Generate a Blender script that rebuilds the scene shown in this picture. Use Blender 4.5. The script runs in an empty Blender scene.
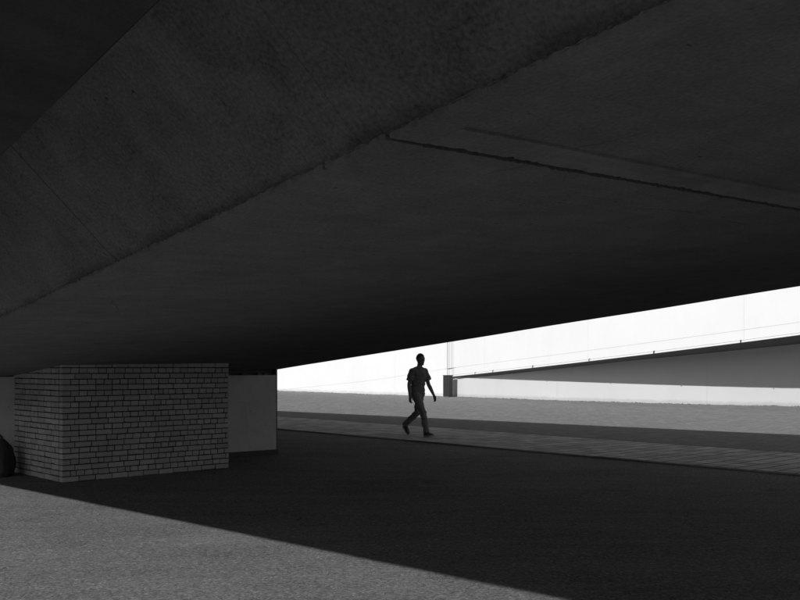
import bpy, bmesh, math, random
from mathutils import Vector, Matrix, noise

random.seed(7)
R = math.radians
sc = bpy.context.scene
col = sc.collection

# ------------------------------------------------------------------ camera
cam_d = bpy.data.cameras.new("camera")
cam_d.sensor_fit = 'HORIZONTAL'
cam_d.sensor_width = 36.0
cam_d.lens = 36.0 * 905.0 / 800.0
cam_d.shift_y = 67.0 / 800.0          # level camera, rising front: verticals stay vertical
cam_d.clip_end = 2000.0
cam = bpy.data.objects.new("camera", cam_d)
cam.location = (0, 0, 1.5)
cam.rotation_euler = (R(90), 0, 0)
col.objects.link(cam)
sc.camera = cam

# ------------------------------------------------------------------ world and sun (black and white photograph)
SUN = Vector((1.2, 1.217, -1.0)).normalized()     # direction the light travels
world = bpy.data.worlds.new("World")
sc.world = world
world.use_nodes = True
wn = world.node_tree.nodes
wl = world.node_tree.links
wn.clear()
sky = wn.new("ShaderNodeTexSky")
sky.sky_type = 'NISHITA'
sky.sun_disc = False
sky.sun_elevation = math.asin(-SUN.z)
sky.sun_rotation = math.atan2(-SUN.x, -SUN.y) % (2 * math.pi)
bw = wn.new("ShaderNodeRGBToBW")
bg = wn.new("ShaderNodeBackground")
bg.inputs["Strength"].default_value = 0.08
wo = wn.new("ShaderNodeOutputWorld")
wl.new(sky.outputs[0], bw.inputs[0])
wl.new(bw.outputs[0], bg.inputs["Color"])
wl.new(bg.outputs[0], wo.inputs["Surface"])

sun_d = bpy.data.lights.new("sun", 'SUN')
sun_d.energy = 4.0
sun_d.angle = R(0.5)
sun_d.color = (1, 1, 1)
sun = bpy.data.objects.new("sun", sun_d)
sun.rotation_euler = SUN.to_track_quat('-Z', 'Y').to_euler()
sun.location = (-20, -20, 30)
col.objects.link(sun)

vs = sc.view_settings
vs.view_transform = 'Standard'
vs.look = 'None'
vs.exposure = 0.0
vs.gamma = 1.0
vs.use_curve_mapping = False
sc.cycles.max_bounces = 12
sc.cycles.diffuse_bounces = 5
sc.cycles.use_denoising = True


# ------------------------------------------------------------------ material helpers
class NT:
    def __init__(self, name):
        self.m = bpy.data.materials.new(name)
        self.m.use_nodes = True
        self.t = self.m.node_tree
        self.t.nodes.clear()
        self.out = self.t.nodes.new("ShaderNodeOutputMaterial")
        self.b = self.t.nodes.new("ShaderNodeBsdfPrincipled")
        self.t.links.new(self.b.outputs[0], self.out.inputs[0])

    def put(self, sock, v):
        if isinstance(v, bpy.types.NodeSocket):
            self.t.links.new(v, sock)
        else:
            try:
                sock.default_value = v
            except Exception:
                sock.default_value = (v, v, v)

    def node(self, typ, out=0, props=None, **ins):
        n = self.t.nodes.new(typ)
        for k, v in (props or {}).items():
            setattr(n, k, v)
        for k, v in ins.items():
            key = k.replace('_', ' ')
            s = n.inputs[int(k[1:])] if k[0] == 'i' and k[1:].isdigit() else n.inputs[key]
            self.put(s, v)
        return n.outputs[out]

    def math(self, op, a, b=0.0, c=0.0, clamp=False):
        n = self.t.nodes.new("ShaderNodeMath")
        n.operation = op
        n.use_clamp = clamp
        for i, v in enumerate((a, b, c)):
            self.put(n.inputs[i], v)
        return n.outputs[0]

    def pos(self):
        return self.t.nodes.new("ShaderNodeNewGeometry").outputs["Position"]

    def uv(self):
        n = self.t.nodes.new("ShaderNodeUVMap")
        n.uv_map = "UVMap"
        return n.outputs[0]

    def scl(self, v, s, rot=(0, 0, 0)):
        return self.node("ShaderNodeMapping", Vector=v, Scale=s, Rotation=rot)

    def noise(self, v, scale, detail=4.0, rough=0.55, dist=0.0):
        return self.node("ShaderNodeTexNoise", Vector=v, Scale=scale, Detail=detail, Roughness=rough, Distortion=dist)

    def vor(self, v, scale, feature='F1', out="Distance", rnd=1.0):
        n = self.t.nodes.new("ShaderNodeTexVoronoi")
        n.feature = feature
        self.put(n.inputs["Vector"], v)
        n.inputs["Scale"].default_value = scale
        n.inputs["Randomness"].default_value = rnd
        return n.outputs[out]

    def ramp(self, v, lo, hi, a=0.0, b=1.0):
        n = self.t.nodes.new("ShaderNodeMapRange")
        n.interpolation_type = 'SMOOTHSTEP'
        self.put(n.inputs["Value"], v)
        for k, x in (("From Min", lo), ("From Max", hi), ("To Min", a), ("To Max", b)):
            n.inputs[k].default_value = x
        return n.outputs[0]

    def finish(self, value, rough=0.85, bump=None, dist=0.004, strength=1.0, spec=0.3):
        c = self.node("ShaderNodeCombineColor", i0=value, i1=value, i2=value)
        self.put(self.b.inputs["Base Color"], c)
        self.put(self.b.inputs["Roughness"], rough)
        self.b.inputs["Specular IOR Level"].default_value = spec
        if bump is not None:
            n = self.t.nodes.new("ShaderNodeBump")
            n.inputs["Distance"].default_value = dist
            n.inputs["Strength"].default_value = strength
            self.put(n.inputs["Height"], bump)
            self.t.links.new(n.outputs[0], self.b.inputs["Normal"])
        return self.m


def concrete(name, base, streak=(5.0, 0.45), spall=False, use_uv=True, crack=1.0, contrast=1.0, wt=(0.7, 0.9, 0.35, 0.5)):
    t = NT(name)
    p = t.uv() if use_uv else t.pos()
    big = t.noise(p, 0.55, 3, 0.6)
    mid = t.noise(p, 3.0, 5, 0.65, 0.6)
    fine = t.noise(p, 55.0, 2, 0.6)
    st = t.noise(t.scl(p, (streak[0], streak[1], streak[1] if use_uv else streak[0])), 2.2, 4, 0.62, 0.3)
    pit = t.ramp(t.vor(p, 7.0), 0.03, 0.10, 1.0, 0.0)
    pit = t.math('MULTIPLY', pit, t.ramp(t.noise(p, 1.3, 2), 0.47, 0.62))
    tick = t.ramp(t.vor(t.scl(p, (1.0, 0.38, 1.0), (0, 0, 0.5)), 11.0), 0.02, 0.10, 1.0, 0.0)
    tick = t.math('MULTIPLY', tick, t.ramp(t.noise(p, 2.1, 1), 0.50, 0.60))
    pit = t.math('MAXIMUM', pit, tick)
    wob2 = t.node("ShaderNodeVectorMath", props={"operation": 'SCALE'}, i0=t.node("ShaderNodeTexNoise", out=1, Vector=p, Scale=3.0, Detail=3.0), i3=0.12)
    warp = t.node("ShaderNodeVectorMath", props={"operation": 'ADD'}, i0=p, i1=wob2)
    ck = t.ramp(t.vor(warp, 0.5, 'DISTANCE_TO_EDGE'), 0.0, 0.005, 1.0, 0.0)
    ck = t.math('MULTIPLY', ck, t.ramp(t.noise(p, 0.9, 2), 0.52, 0.6, 0.0, crack))
    s = t.math('MULTIPLY_ADD', big, wt[0] * contrast, 0.0)
    s = t.math('MULTIPLY_ADD', mid, wt[1] * contrast, s)
    s = t.math('MULTIPLY_ADD', st, wt[2] * contrast, s)
    s = t.math('MULTIPLY_ADD', fine, wt[3] * contrast, s)
    s = t.math('ADD', s, 1.0 - sum(wt) / 2 * contrast)
    s = t.math('MAXIMUM', s, 0.25)
    s = t.math('MULTIPLY', s, t.math('MULTIPLY_ADD', pit, -0.6, 1.0))
    s = t.math('MULTIPLY', s, t.math('MULTIPLY_ADD', ck, -0.55, 1.0))
    h = t.math('MULTIPLY_ADD', fine, 0.35, t.math('MULTIPLY', mid, 0.8))
    h = t.math('MULTIPLY_ADD', st, 0.25, h)
    h = t.math('MULTIPLY_ADD', pit, -1.2, h)
    h = t.math('MULTIPLY_ADD', ck, -1.5, h)
    if spall:       # broken concrete along the lower arris of the web, uv.y is the distance from it
        yy = t.node("ShaderNodeSeparateXYZ", out=1, Vector=p)
        wob = t.math('MULTIPLY_ADD', t.noise(p, 2.2, 4, 0.65), -0.26, yy)
        sm = t.ramp(wob, -0.13, -0.03, 1.0, 0.0)
        rough_n = t.noise(p, 42.0, 4, 0.75)
        s = t.math('MULTIPLY', s, t.math('MULTIPLY_ADD', t.math('MULTIPLY', sm, rough_n), -0.45, 1.12))
        h = t.math('MULTIPLY_ADD', t.math('MULTIPLY', sm, rough_n), 7.0, h)
        # vertical run marks down the web
        rn = t.noise(t.scl(p, (9.0, 0.5, 1.0)), 1.4, 4, 0.6)
        s = t.math('MULTIPLY', s, t.math('MULTIPLY_ADD', rn, 0.3, 0.86))
    return t.finish(t.math('MULTIPLY', s, base), 0.88, h, 0.004, 1.0)


M = {}
M['soffit'] = concrete("soffit_concrete", 0.19, streak=(5.0, 0.5), crack=0.5, contrast=1.1, wt=(0.5, 0.7, 0.35, 0.8))
M['soffit_strip'] = concrete("soffit_strip_concrete", 0.225, streak=(5.0, 0.5), crack=0.2, contrast=1.2)
M['web'] = concrete("web_concrete", 0.14, streak=(4.0, 0.9), spall=True, crack=0.25, contrast=1.5, wt=(0.4, 0.8, 0.25, 1.0))
M['deck'] = concrete("deck_concrete", 0.12, streak=(3.0, 0.8))
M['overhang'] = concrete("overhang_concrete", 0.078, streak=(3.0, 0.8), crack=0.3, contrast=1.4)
M['pier'] = concrete("pier_concrete", 0.62, streak=(3.0, 1.0), use_uv=False, crack=0.4, contrast=0.45)
M['end'] = concrete("end_post_concrete", 0.12, use_uv=False, crack=0.2, contrast=0.5)
M['base_cover'] = concrete("base_cover_concrete", 0.09, use_uv=False, crack=0.3, contrast=0.6)
M['kerb'] = concrete("kerb_stone", 0.17, use_uv=False, crack=0.0, contrast=0.7)


def white_wall(name, base):
    t = NT(name)
    p = t.pos()
    n1 = t.noise(p, 0.35, 4, 0.6)
    n2 = t.noise(t.scl(p, (2.0, 2.0, 0.25)), 1.2, 5, 0.6)
    n3 = t.noise(p, 30, 3)
    z = t.node("ShaderNodeSeparateXYZ", out=2, Vector=p)
    splash = t.ramp(t.math('MULTIPLY_ADD', t.noise(p, 2.5, 5, 0.7), -0.22, z), -0.02, 0.10, 0.8, 1.0)
    s = t.math('MULTIPLY_ADD', n1, 0.08, base)
    s = t.math('MULTIPLY_ADD', n2, 0.03, t.math('ADD', s, 0.02))
    s = t.math('MULTIPLY', s, splash)
    return t.finish(s, 0.8, t.math('MULTIPLY_ADD', n3, 0.4, n2), 0.003, 0.6, 0.25)


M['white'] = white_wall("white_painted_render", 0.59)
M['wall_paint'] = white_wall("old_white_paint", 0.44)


def plain(name, v, rough=0.6, bump_scale=None, spec=0.4, var=0.25):
    t = NT(name)
    p = t.pos()
    n = t.noise(p, bump_scale or 12, 4, 0.6)
    s = t.math('MULTIPLY_ADD', n, v * var * 2, v * (1 - var))
    return t.finish(s, rough, n if bump_scale else None, 0.003, 0.6, spec)


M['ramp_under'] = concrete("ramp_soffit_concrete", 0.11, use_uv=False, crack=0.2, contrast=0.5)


def asphalt(name, base):
    t = NT(name)
    p = t.pos()
    agc = t.node("ShaderNodeSeparateColor", Color=t.vor(p, 62.0, 'F1', "Color"))
    ag2 = t.noise(p, 160.0, 2, 0.7)
    mid = t.noise(p, 26.0, 4, 0.75)
    big = t.noise(p, 0.5, 4, 0.62, 0.4)
    lane = t.noise(t.scl(p, (0.35, 2.2, 1), (0, 0, R(38))), 1.1, 4, 0.6, 0.4)
    s = t.math('MULTIPLY_ADD', agc, 0.75, 0.0)
    s = t.math('MULTIPLY_ADD', ag2, 0.9, s)
    s = t.math('MULTIPLY_ADD', mid, 0.9, s)
    s = t.math('MULTIPLY_ADD', big, 0.75, s)
    s = t.math('MULTIPLY_ADD', lane, 0.65, s)
    s = t.math('SUBTRACT', s, 0.99)
    s = t.math('MAXIMUM', s, 0.25)
    s = t.math('MULTIPLY', s, t.ramp(agc, 0.96, 0.985, 1.0, 1.3))
    s = t.math('MULTIPLY', s, t.ramp(t.vor(p, 3.3), 0.02, 0.045, 0.5, 1.0))
    warp = t.node("ShaderNodeVectorMath", props={"operation": 'ADD'}, i0=p,
                  i1=t.node("ShaderNodeTexNoise", out=1, Vector=p, Scale=1.2, Detail=3.0))
    ck = t.ramp(t.vor(warp, 0.33, 'DISTANCE_TO_EDGE'), 0.0, 0.006, 1.0, 0.0)
    ck = t.math('MULTIPLY', ck, t.ramp(t.noise(p, 0.4, 2), 0.50, 0.58))
    s = t.math('MULTIPLY', s, t.math('MULTIPLY_ADD', ck, -0.5, 1.0))
    h = t.math('MULTIPLY_ADD', mid, 1.0, t.math('MULTIPLY', ag2, 0.5))
    return t.finish(t.math('MULTIPLY', s, base), 0.95, h, 0.005, 0.8, 0.1)


M['asphalt'] = asphalt("asphalt", 0.162)


def setts():
    """fine block paving of the plaza, laid parallel to the kerb; too small to pick apart"""
    t = NT("plaza_setts")
    p = t.scl(t.pos(), (1, 1, 1), (0, 0, R(47.73)))
    br = t.t.nodes.new("ShaderNodeTexBrick")
    t.put(br.inputs["Vector"], p)
    br.inputs["Scale"].default_value = 1.0
    br.inputs["Brick Width"].default_value = 0.20
    br.inputs["Row Height"].default_value = 0.10
    br.inputs["Mortar Size"].default_value = 0.006
    br.inputs["Color1"].default_value = (0.85, 0.85, 0.85, 1)
    br.inputs["Color2"].default_value = (1.1, 1.1, 1.1, 1)
    br.inputs["Mortar"].default_value = (0.55, 0.55, 0.55, 1)
    c = t.node("ShaderNodeSeparateColor", Color=br.outputs[0])
    big = t.noise(p, 0.45, 5, 0.6)
    row = t.noise(t.scl(p, (0.06, 1.5, 1)), 1.3, 5, 0.65, 0.2)
    fine = t.noise(p, 20, 4, 0.7)
    s = t.math('MULTIPLY_ADD', big, 0.4, 0.28)
    s = t.math('MULTIPLY_ADD', row, 0.65, s)
    s = t.math('MULTIPLY_ADD', fine, 0.4, s)
    s = t.math('MULTIPLY', s, c)
    h = t.math('MULTIPLY_ADD', br.outputs["Fac"], -1.5, t.math('MULTIPLY_ADD', fine, 0.8, row))
    return t.finish(t.math('MULTIPLY', s, 0.235), 0.85, h, 0.006, 0.8, 0.3)


M['setts'] = setts()


def piece_mat(name, base, spread, nscale, rough=0.85, dist=0.002, namp=0.7):
    """material for single bricks and pavers: each piece its own shade"""
    t = NT(name)
    p = t.pos()
    rnd = t.node("ShaderNodeAttribute", out=2, props={"attribute_name": "shade"})
    ori = t.t.nodes.new("ShaderNodeObjectInfo").outputs["Random"]
    r = t.math('ADD', rnd, ori)
    r = t.math('FRACT', r)
    n = t.noise(p, nscale, 5, 0.65)
    big = t.noise(p, 1.1, 4, 0.6)
    s = t.math('MULTIPLY_ADD', r, spread, 1 - spread / 2)
    s = t.math('MULTIPLY', s, t.math('MULTIPLY_ADD', n, namp, 1 - namp / 2))
    s = t.math('MULTIPLY', s, t.math('MULTIPLY_ADD', big, 0.3, 0.85))
    return t.finish(t.math('MULTIPLY', s, base), rough, n, dist, 1.0, 0.3)


M['brick'] = piece_mat("pale_brick", 0.43, 0.28, 45)
M['mortar'] = plain("dark_mortar", 0.04, 0.95, 60)
M['paver'] = piece_mat("paver_concrete", 0.46, 0.5, 30, namp=0.5)
M['sand'] = plain("joint_sand", 0.03, 0.95, 80)


# ------------------------------------------------------------------ mesh helpers
def link(o, parent=None):
    col.objects.link(o)
    if parent is not None:
        o.parent = parent
    return o


def tag(o, label=None, category=None, group=None, kind=None):
    for k, v in (("label", label), ("category", category), ("group", group), ("kind", kind)):
        if v:
            o[k] = v
    return o


def empty(name, loc=(0, 0, 0)):
    o = bpy.data.objects.new(name, None)
    o.empty_display_size = 0.2
    o.location = loc
    return link(o)


def mesh_obj(name, verts, faces, mat, parent=None, uvs=None, smooth=False, recalc=True):
    me = bpy.data.meshes.new(name)
    if parent is not None:
        pl = Vector(parent.location)
        g = parent
        while g.parent is not None:
            g = g.parent
            pl += Vector(g.location)
    else:
        pl = Vector((0, 0, 0))
    me.from_pydata([tuple(Vector(v) - pl) for v in verts], [], faces)
    if uvs is not None:
        l = me.uv_layers.new(name="UVMap")
        for i, lp in enumerate(me.loops):
            l.data[i].uv = uvs[lp.vertex_index]
    if recalc:
        bm = bmesh.new()
        bm.from_mesh(me)
        bmesh.ops.recalc_face_normals(bm, faces=bm.faces)
        bm.to_mesh(me)
        bm.free()
    if smooth:
        for f in me.polygons:
            f.use_smooth = True
    me.materials.append(mat)
    return link(bpy.data.objects.new(name, me), parent)


def hexa(b, t):
    """8-vertex solid from bottom ring b and top ring t"""
    return list(b) + list(t), [(3, 2, 1, 0), (4, 5, 6, 7), (0, 1, 5, 4), (1, 2, 6, 5), (2, 3, 7, 6), (3, 0, 4, 7)]


def obox(o, ax, ay, lx, ly, z0, z1):
    """box from corner o (x,y) along horizontal unit axes ax, ay"""
    o = Vector((o[0], o[1], 0)); ax = Vector((ax[0], ax[1], 0)); ay = Vector((ay[0], ay[1], 0))
    ring = [o, o + ax * lx, o + ax * lx + ay * ly, o + ay * ly]
    return hexa([r + Vector((0, 0, z0)) for r in ring], [r + Vector((0, 0, z1)) for r in ring])


def bevel(o, w=0.01, seg=2):
    m = o.modifiers.new("bevel", 'BEVEL')
    m.width = w
    m.segments = seg
    m.limit_method = 'ANGLE'
    return o


def plate(name, mat, parent, pt, thick, al, bl, jit=None, smooth=False):
    """solid plate: grid face pt(a,b) with jitter, backed by thickness vector; uv in metres"""
    na, nb = len(al), len(bl)
    V, U, F = [], [], []
    for a in al:
        for b in bl:
            da = db = dn = 0.0
            if jit:
                da, db, dn = jit(a, b)
            V.append(pt(a + da, b + db) + thick.normalized() * dn)
            U.append((a + da, b + db))
    n = len(V)
    idx = lambda i, j: i * nb + j
    for i in range(na - 1):
        for j in range(nb - 1):
            F.append((idx(i, j), idx(i + 1, j), idx(i + 1, j + 1), idx(i, j + 1)))
    border = [idx(i, 0) for i in range(na)] + [idx(na - 1, j) for j in range(1, nb)] + \
             [idx(i, nb - 1) for i in range(na - 2, -1, -1)] + [idx(0, j) for j in range(nb - 2, 0, -1)]
    back = {}
    for k in border:
        back[k] = len(V)
        V.append(V[k] + thick)
        U.append(U[k])
    m = len(border)
    for q in range(m):
        k0, k1 = border[q], border[(q + 1) % m]
        F.append((k0, back[k0], back[k1], k1))
    F.append([back[k] for k in border])
    return mesh_obj(name, V, F, mat, parent, U, smooth)


def frange(a, b, n):
    return [a + (b - a) * i / n for i in range(n + 1)]


# ------------------------------------------------------------------ ground
# paved walkway behind the overpass: kerb line with direction ED, EN points away from the camera
KH = 0.02
E0 = Vector((-2.865, 21.603, 0))  # kerb line from image pixels, as are the far ramp and wall paths
ED = Vector((0.6725, -0.7401, 0)).normalized()
EN = Vector((0.7401, 0.6725, 0)).normalized()


def ep(t, nn, z=KH):
    p = E0 + ED * t + EN * nn
    return Vector((p.x, p.y, z))


def uneven(x, y):
    """gentle hollows in the asphalt, none near the kerb"""
    nn = (Vector((x, y, 0)) - E0).dot(EN)
    k = min(1, max(0, (-1.9 - nn) / 2.0)) * min(1, max(0, (x + 10) / 2.0)) * min(1, max(0, (12 - x) / 2.0)) * min(1, max(0, (y - 1) / 1.5))
    return k * (0.011 * noise.noise(Vector((x * .7, y * .7, 3.0))) + 0.006 * noise.noise(Vector((x * 2.3, y * 2.3, 8.0))))


gx = [-420, -120, -40] + frange(-12, 14, 130) + [40, 120, 420]
gy = [-420, -120, -40] + frange(0, 22, 110) + [40, 120, 420]
gv = [(x, y, uneven(x, y)) for x in gx for y in gy]
ny = len(gy)
gf = [(i * ny + j, (i + 1) * ny + j, (i + 1) * ny + j + 1, i * ny + j + 1) for i in range(len(gx) - 1) for j in range(ny - 1)]
ground = mesh_obj("ground", gv, gf, M['asphalt'], smooth=True)
tag(ground, kind="structure")
PT = 0.30                    # paver module
ROWS = 10
N0, N1 = 0.125, 0.125 + ROWS * PT
walk = mesh_obj("walkway", *hexa([ep(-30, N0 - .02, -.05), ep(60, N0 - .02, -.05), ep(60, N1 + .02, -.05), ep(-30, N1 + .02, -.05)],
                                 [ep(-30, N0 - .02, .0182), ep(60, N0 - .02, .0182), ep(60, N1 + .02, .0182), ep(-30, N1 + .02, .0182)]), M['sand'])
tag(walk, kind="structure")
PZ = 0.0185
plaza = mesh_obj("plaza_paving", *hexa([ep(-90, N1 + .022, -.06), ep(120, N1 + .022, -.06), ep(120, 200, -.06), ep(-90, 200, -.06)],
                                       [ep(-90, N1 + .022, PZ), ep(120, N1 + .022, PZ), ep(120, 200, PZ), ep(-90, 200, PZ)]), M['setts'])
tag(plaza, kind="structure")

kerb = mesh_obj("kerb", *hexa([ep(-30, .02, -.06), ep(60, .02, -.06), ep(60, .1, -.06), ep(-30, .1, -.06)],
                              [ep(-30, .02, .008), ep(60, .02, .008), ep(60, .1, .008), ep(-30, .1, .008)]), M['mortar'])
tag(kerb, kind="structure")


def chamfer_block(name, lx, ly, lz, c, mat):
    """block with chamfered top edges, origin at the centre of its base"""
    x, y = lx / 2, ly / 2
    V = [(-x, -y, 0), (x, -y, 0), (x, y, 0), (-x, y, 0), (-x, -y, lz - c), (x, -y, lz - c), (x, y, lz - c), (-x, y, lz - c),
         (-x + c, -y + c, lz), (x - c, -y + c, lz), (x - c, y - c, lz), (-x + c, y - c, lz)]
    F = [(0, 1, 5, 4), (1, 2, 6, 5), (2, 3, 7, 6), (3, 0, 4, 7), (4, 5, 9, 8), (5, 6, 10, 9), (6, 7, 11, 10), (7, 4, 8, 11), (8, 9, 10, 11)]
    me = bpy.data.meshes.new(name)
    me.from_pydata(V, [], F)
    me.materials.append(mat)
    return me


rotE = math.atan2(ED.y, ED.x)
kme = chamfer_block("kerb_stone", 0.89, 0.12, 0.13, 0.012, M['kerb'])
for k in range(-8, 34):
    o = bpy.data.objects.new("kerb_stone", kme)
    o.location = ep(0.45 + k * 0.9, 0.06 + random.uniform(-.004, .004), -0.107 + random.uniform(-.006, .006))
    o.rotation_euler = (random.uniform(-.006, .006), random.uniform(-.004, .004), rotE + random.uniform(-.006, .006))
    link(o, kerb)

pme = chamfer_block("paver", PT - 0.034, PT - 0.020, 0.06, 0.002, M['paver'])
spots = []
for r in range(ROWS):
    for k in range(-30, 85):
        t = (k + 0.5) * PT + random.uniform(-.006, .006)
        spots.append((t, N0 + (r + 0.5) * PT))


def show(p):
    """rank: nearness of what lies in the field of view"""
    q = ep(p[0], p[1])
    px = q.x / q.y
    inside = -0.14 < px < 0.46 and q.y > 3
    return (0 if inside else 1, q.length)


spots.sort(key=show)
bmf_v, bmf_f, bmf_s = [], [], []
for i, (t, nn) in enumerate(spots):
    rz = rotE + random.uniform(-.012, .012)
    tilt = (random.uniform(-.002, .002), random.uniform(-.002, .002))
    loc = ep(t, nn, -0.04 + random.uniform(-.0006, .0008))
    if i < 300:
        o = bpy.data.objects.new("paver", pme)
        o.location = loc
        o.rotation_euler = (tilt[0], tilt[1], rz)
        link(o, walk)
    else:
        mt = Matrix.Translation(loc) @ Matrix.Rotation(rz, 4, 'Z') @ Matrix.Rotation(tilt[0], 4, 'X') @ Matrix.Rotation(tilt[1], 4, 'Y')
        b0 = len(bmf_v)
        bmf_v += [mt @ v.co for v in pme.vertices]
        bmf_f += [tuple(b0 + x for x in p.vertices) for p in pme.polygons]
        bmf_s += [random.random()] * len(pme.vertices)
fo = mesh_obj("paver_field", bmf_v, bmf_f, M['paver'], walk, recalc=False)
at = fo.data.attributes.new("shade", 'FLOAT', 'POINT')
at.data.foreach_set("value", bmf_s)
tag(fo, kind="stuff")

# small setts beyond the pavers, laid in running bond: too many and too small to pick apart
M['sett'] = piece_mat("sett_stone", 0.196, 0.25, 26, namp=0.3)
qv, qf, qs = [], [], []
rs = random.Random(3)
SW, SLN = 0.115, 0.23
for r in range(154):
    for k in range(-112, 100):
        t = (k + (0.5 if (r // 4) % 2 else 0)) * SLN + rs.uniform(-.006, .006)
        if t > 16 - r * 0.02 + 8 * (r > 60) or t < -9 - r * .115:
            continue
        nn = N1 + .03 + (r + .5) * SW
        x, y, c = SLN / 2 - .007, SW / 2 - .004, .004
        tz = [rs.uniform(-.0012, .0010) for _ in range(4)]
        b0 = len(qv)
        for (a, b), dz in zip(((-x, -y), (x, -y), (x, y), (-x, y)), tz):
            qv.append(ep(t + a, nn + b, PZ - .004))
        for (a, b), dz in zip(((-x + c, -y + c), (x - c, -y + c), (x - c, y - c), (-x + c, y - c)), tz):
            qv.append(ep(t + a, nn + b, .0215 + dz))
        qf += [(b0 + 4, b0 + 5, b0 + 6, b0 + 7)] + [(b0 + i, b0 + (i + 1) % 4, b0 + 4 + (i + 1) % 4, b0 + 4 + i) for i in range(4)]
        qs += [rs.random()] * 8
sf0 = mesh_obj("sett_field", qv, qf, M['sett'], plaza, recalc=False)
sf0.data.attributes.new("shade", 'FLOAT', 'POINT').data.foreach_set("value", qs)
tag(sf0, kind="stuff")

# ------------------------------------------------------------------ the overpass: frame u (along, downhill), v (across), w (normal to soffit)
D1 = Vector((-0.62013, 0.77947, -0.08871)).normalized()
D2 = Vector((0.78241, 0.62243, 0.02022)).normalized()
NN = D1.cross(D2).normalized()
if NN.z < 0:
    NN = -NN
P0 = Vector((-4.3707, 11.7026, 1.5259))


def BP(u, v, w):
    return P0 + D1 * u + D2 * v + NN * w


VA, VB, WB = -1.87, -2.445, 0.632
UN, UF = -46.0, 16.0
vC = lambda u: 4.31 - 0.0405 * u
bridge = empty("concrete_overpass", (0, 0, 0))
tag(bridge, "low dark concrete road overpass spanning the top of the picture", "bridge")


def nz(x, y=0.0, z=0.0):
    return noise.noise(Vector((x, y, z)))


def soffit_panel(u0, u1, v0, v1f, nu, nv, ju0=0.0, ju1=0.0, lift=0.0, name="soffit_panel", mat='soffit'):
    al = frange(u0, u1, nu)
    bl = frange(0, 1, nv)

    def pt(a, b):
        v1 = v1f(a)
        return BP(a, v0 + (v1 - v0) * b, lift)

    V, U, F = [], [], []
    n1 = nv + 1
    for i, a in enumerate(al):
        for j, b in enumerate(bl):
            v = v0 + (v1f(a) - v0) * b
            da = 0.0
            if i == 0 and ju0:
                da = abs(.7 * nz(v * 6, 3.1) + .6 * nz(v * 27, 7.7) + .5 * nz(v * 70, 1.7)) * ju0
            if i == nu and ju1:
                da = -abs(.7 * nz(v * 6, 13.1) + .6 * nz(v * 27, 17.7) + .5 * nz(v * 70, 11.7)) * ju1
            sag = 0.004 * nz(a * .9, v * 1.7, 2.0)
            V.append(BP(a + da, v, lift + sag))
            U.append((a + da, v))
    for i in range(nu):
        for j in range(nv):
            F.append((i * n1 + j, (i + 1) * n1 + j, (i + 1) * n1 + j + 1, i * n1 + j + 1))
    border = [i * n1 for i in range(nu + 1)] + [nu * n1 + j for j in range(1, n1)] + \
             [i * n1 + nv for i in range(nu - 1, -1, -1)] + [j for j in range(nv - 1, 0, -1)]
    back = {}
    for k in border:
        back[k] = len(V)
        V.append(V[k] + NN * 0.28)
        U.append(U[k])
    for q in range(len(border)):
        k0, k1 = border[q], border[(q + 1) % len(border)]
        F.append((k0, back[k0], back[k1], k1))
    F.append([back[k] for k in border])
    return mesh_obj(name, V, F, M[mat], bridge, U)


UJ = -9.352
VS = -1.71            # edge board beside the web
soffit_panel(UJ + 0.013, UF, VS + .0005, vC, 60, 420, ju0=0.026)
soffit_panel(UJ - 0.20, UJ - 0.013, VS + .0005, vC, 6, 420, ju1=0.030, lift=0.0, mat='soffit_strip')
soffit_panel(UN, UJ - 0.2005, VS + .0005, vC, 60, 40, lift=0.010)
soffit_panel(UJ + 0.010, UF, VA - .012, lambda a: VS, 120, 4, ju0=0.014, lift=-0.0005, name="soffit_edge_board")
soffit_panel(UN, UJ - 0.010, VA - .012, lambda a: VS, 120, 4, ju1=0.014, lift=0.0, name="soffit_edge_board")

# inclined web in cast panels
WD = (D2 * (VB - VA) + NN * WB)
WL = WD.length
WD.normalize()
WIN = D1.cross(WD).normalized()
if WIN.dot(D2) < 0:
    WIN = -WIN           # points into the box
A0 = BP(0, VA, 0)


def wpt(u, t):
    return A0 + D1 * u + WD * t


cuts = [UN, -30, -20, -14, -11.8, -9.2, -6.79, -5.33, -4.55, -2.2, 1.0, 5.0, 10.0, UF]

FAINT = (-9.2, -11.8, -5.33)


def wjit(a, b):
    dt = dn = 0.0
    if b < 0.012:
        dt = 0.012 + (0.6 + 0.7 * max(0, nz(a * .55, 8.0) + .35)) * (0.008 * abs(nz(a * 5.5, 1.0)) + 0.026 * abs(nz(a * 23, 5.0)) ** 1.2)
        dn = 0.010 * abs(nz(a * 17, 9.0))
    elif b < 0.09:
        k = 1 - b / 0.09
        dn = k * (0.026 * abs(nz(a * 13, b * 30, 4.0)) + 0.012 * abs(nz(a * 41, b * 60, 1.0)))
    else:
        dn = 0.003 * nz(a * 1.4, b * 2.2, 6.0)
    return 0.0, dt, dn


tl = [0, .006, .014, .024, .036, .05, .066, .085, .11, .15, .22, .32, .44, .56, .68, .78, WL - .004]
for i in range(len(cuts) - 1):
    a, b = cuts[i] + (.005 if cuts[i] == -6.79 else .001 if cuts[i] in FAINT else .003), cuts[i + 1] - (.005 if cuts[i + 1] == -6.79 else .001 if cuts[i + 1] in FAINT else .003)
    near = -12 < cuts[i] < 0
    plate("web_panel", M['web'], bridge, wpt, WIN * 0.25, frange(a, b, max(6, int((b - a) / (0.012 if near else 0.12)))), tl, wjit)

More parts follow.
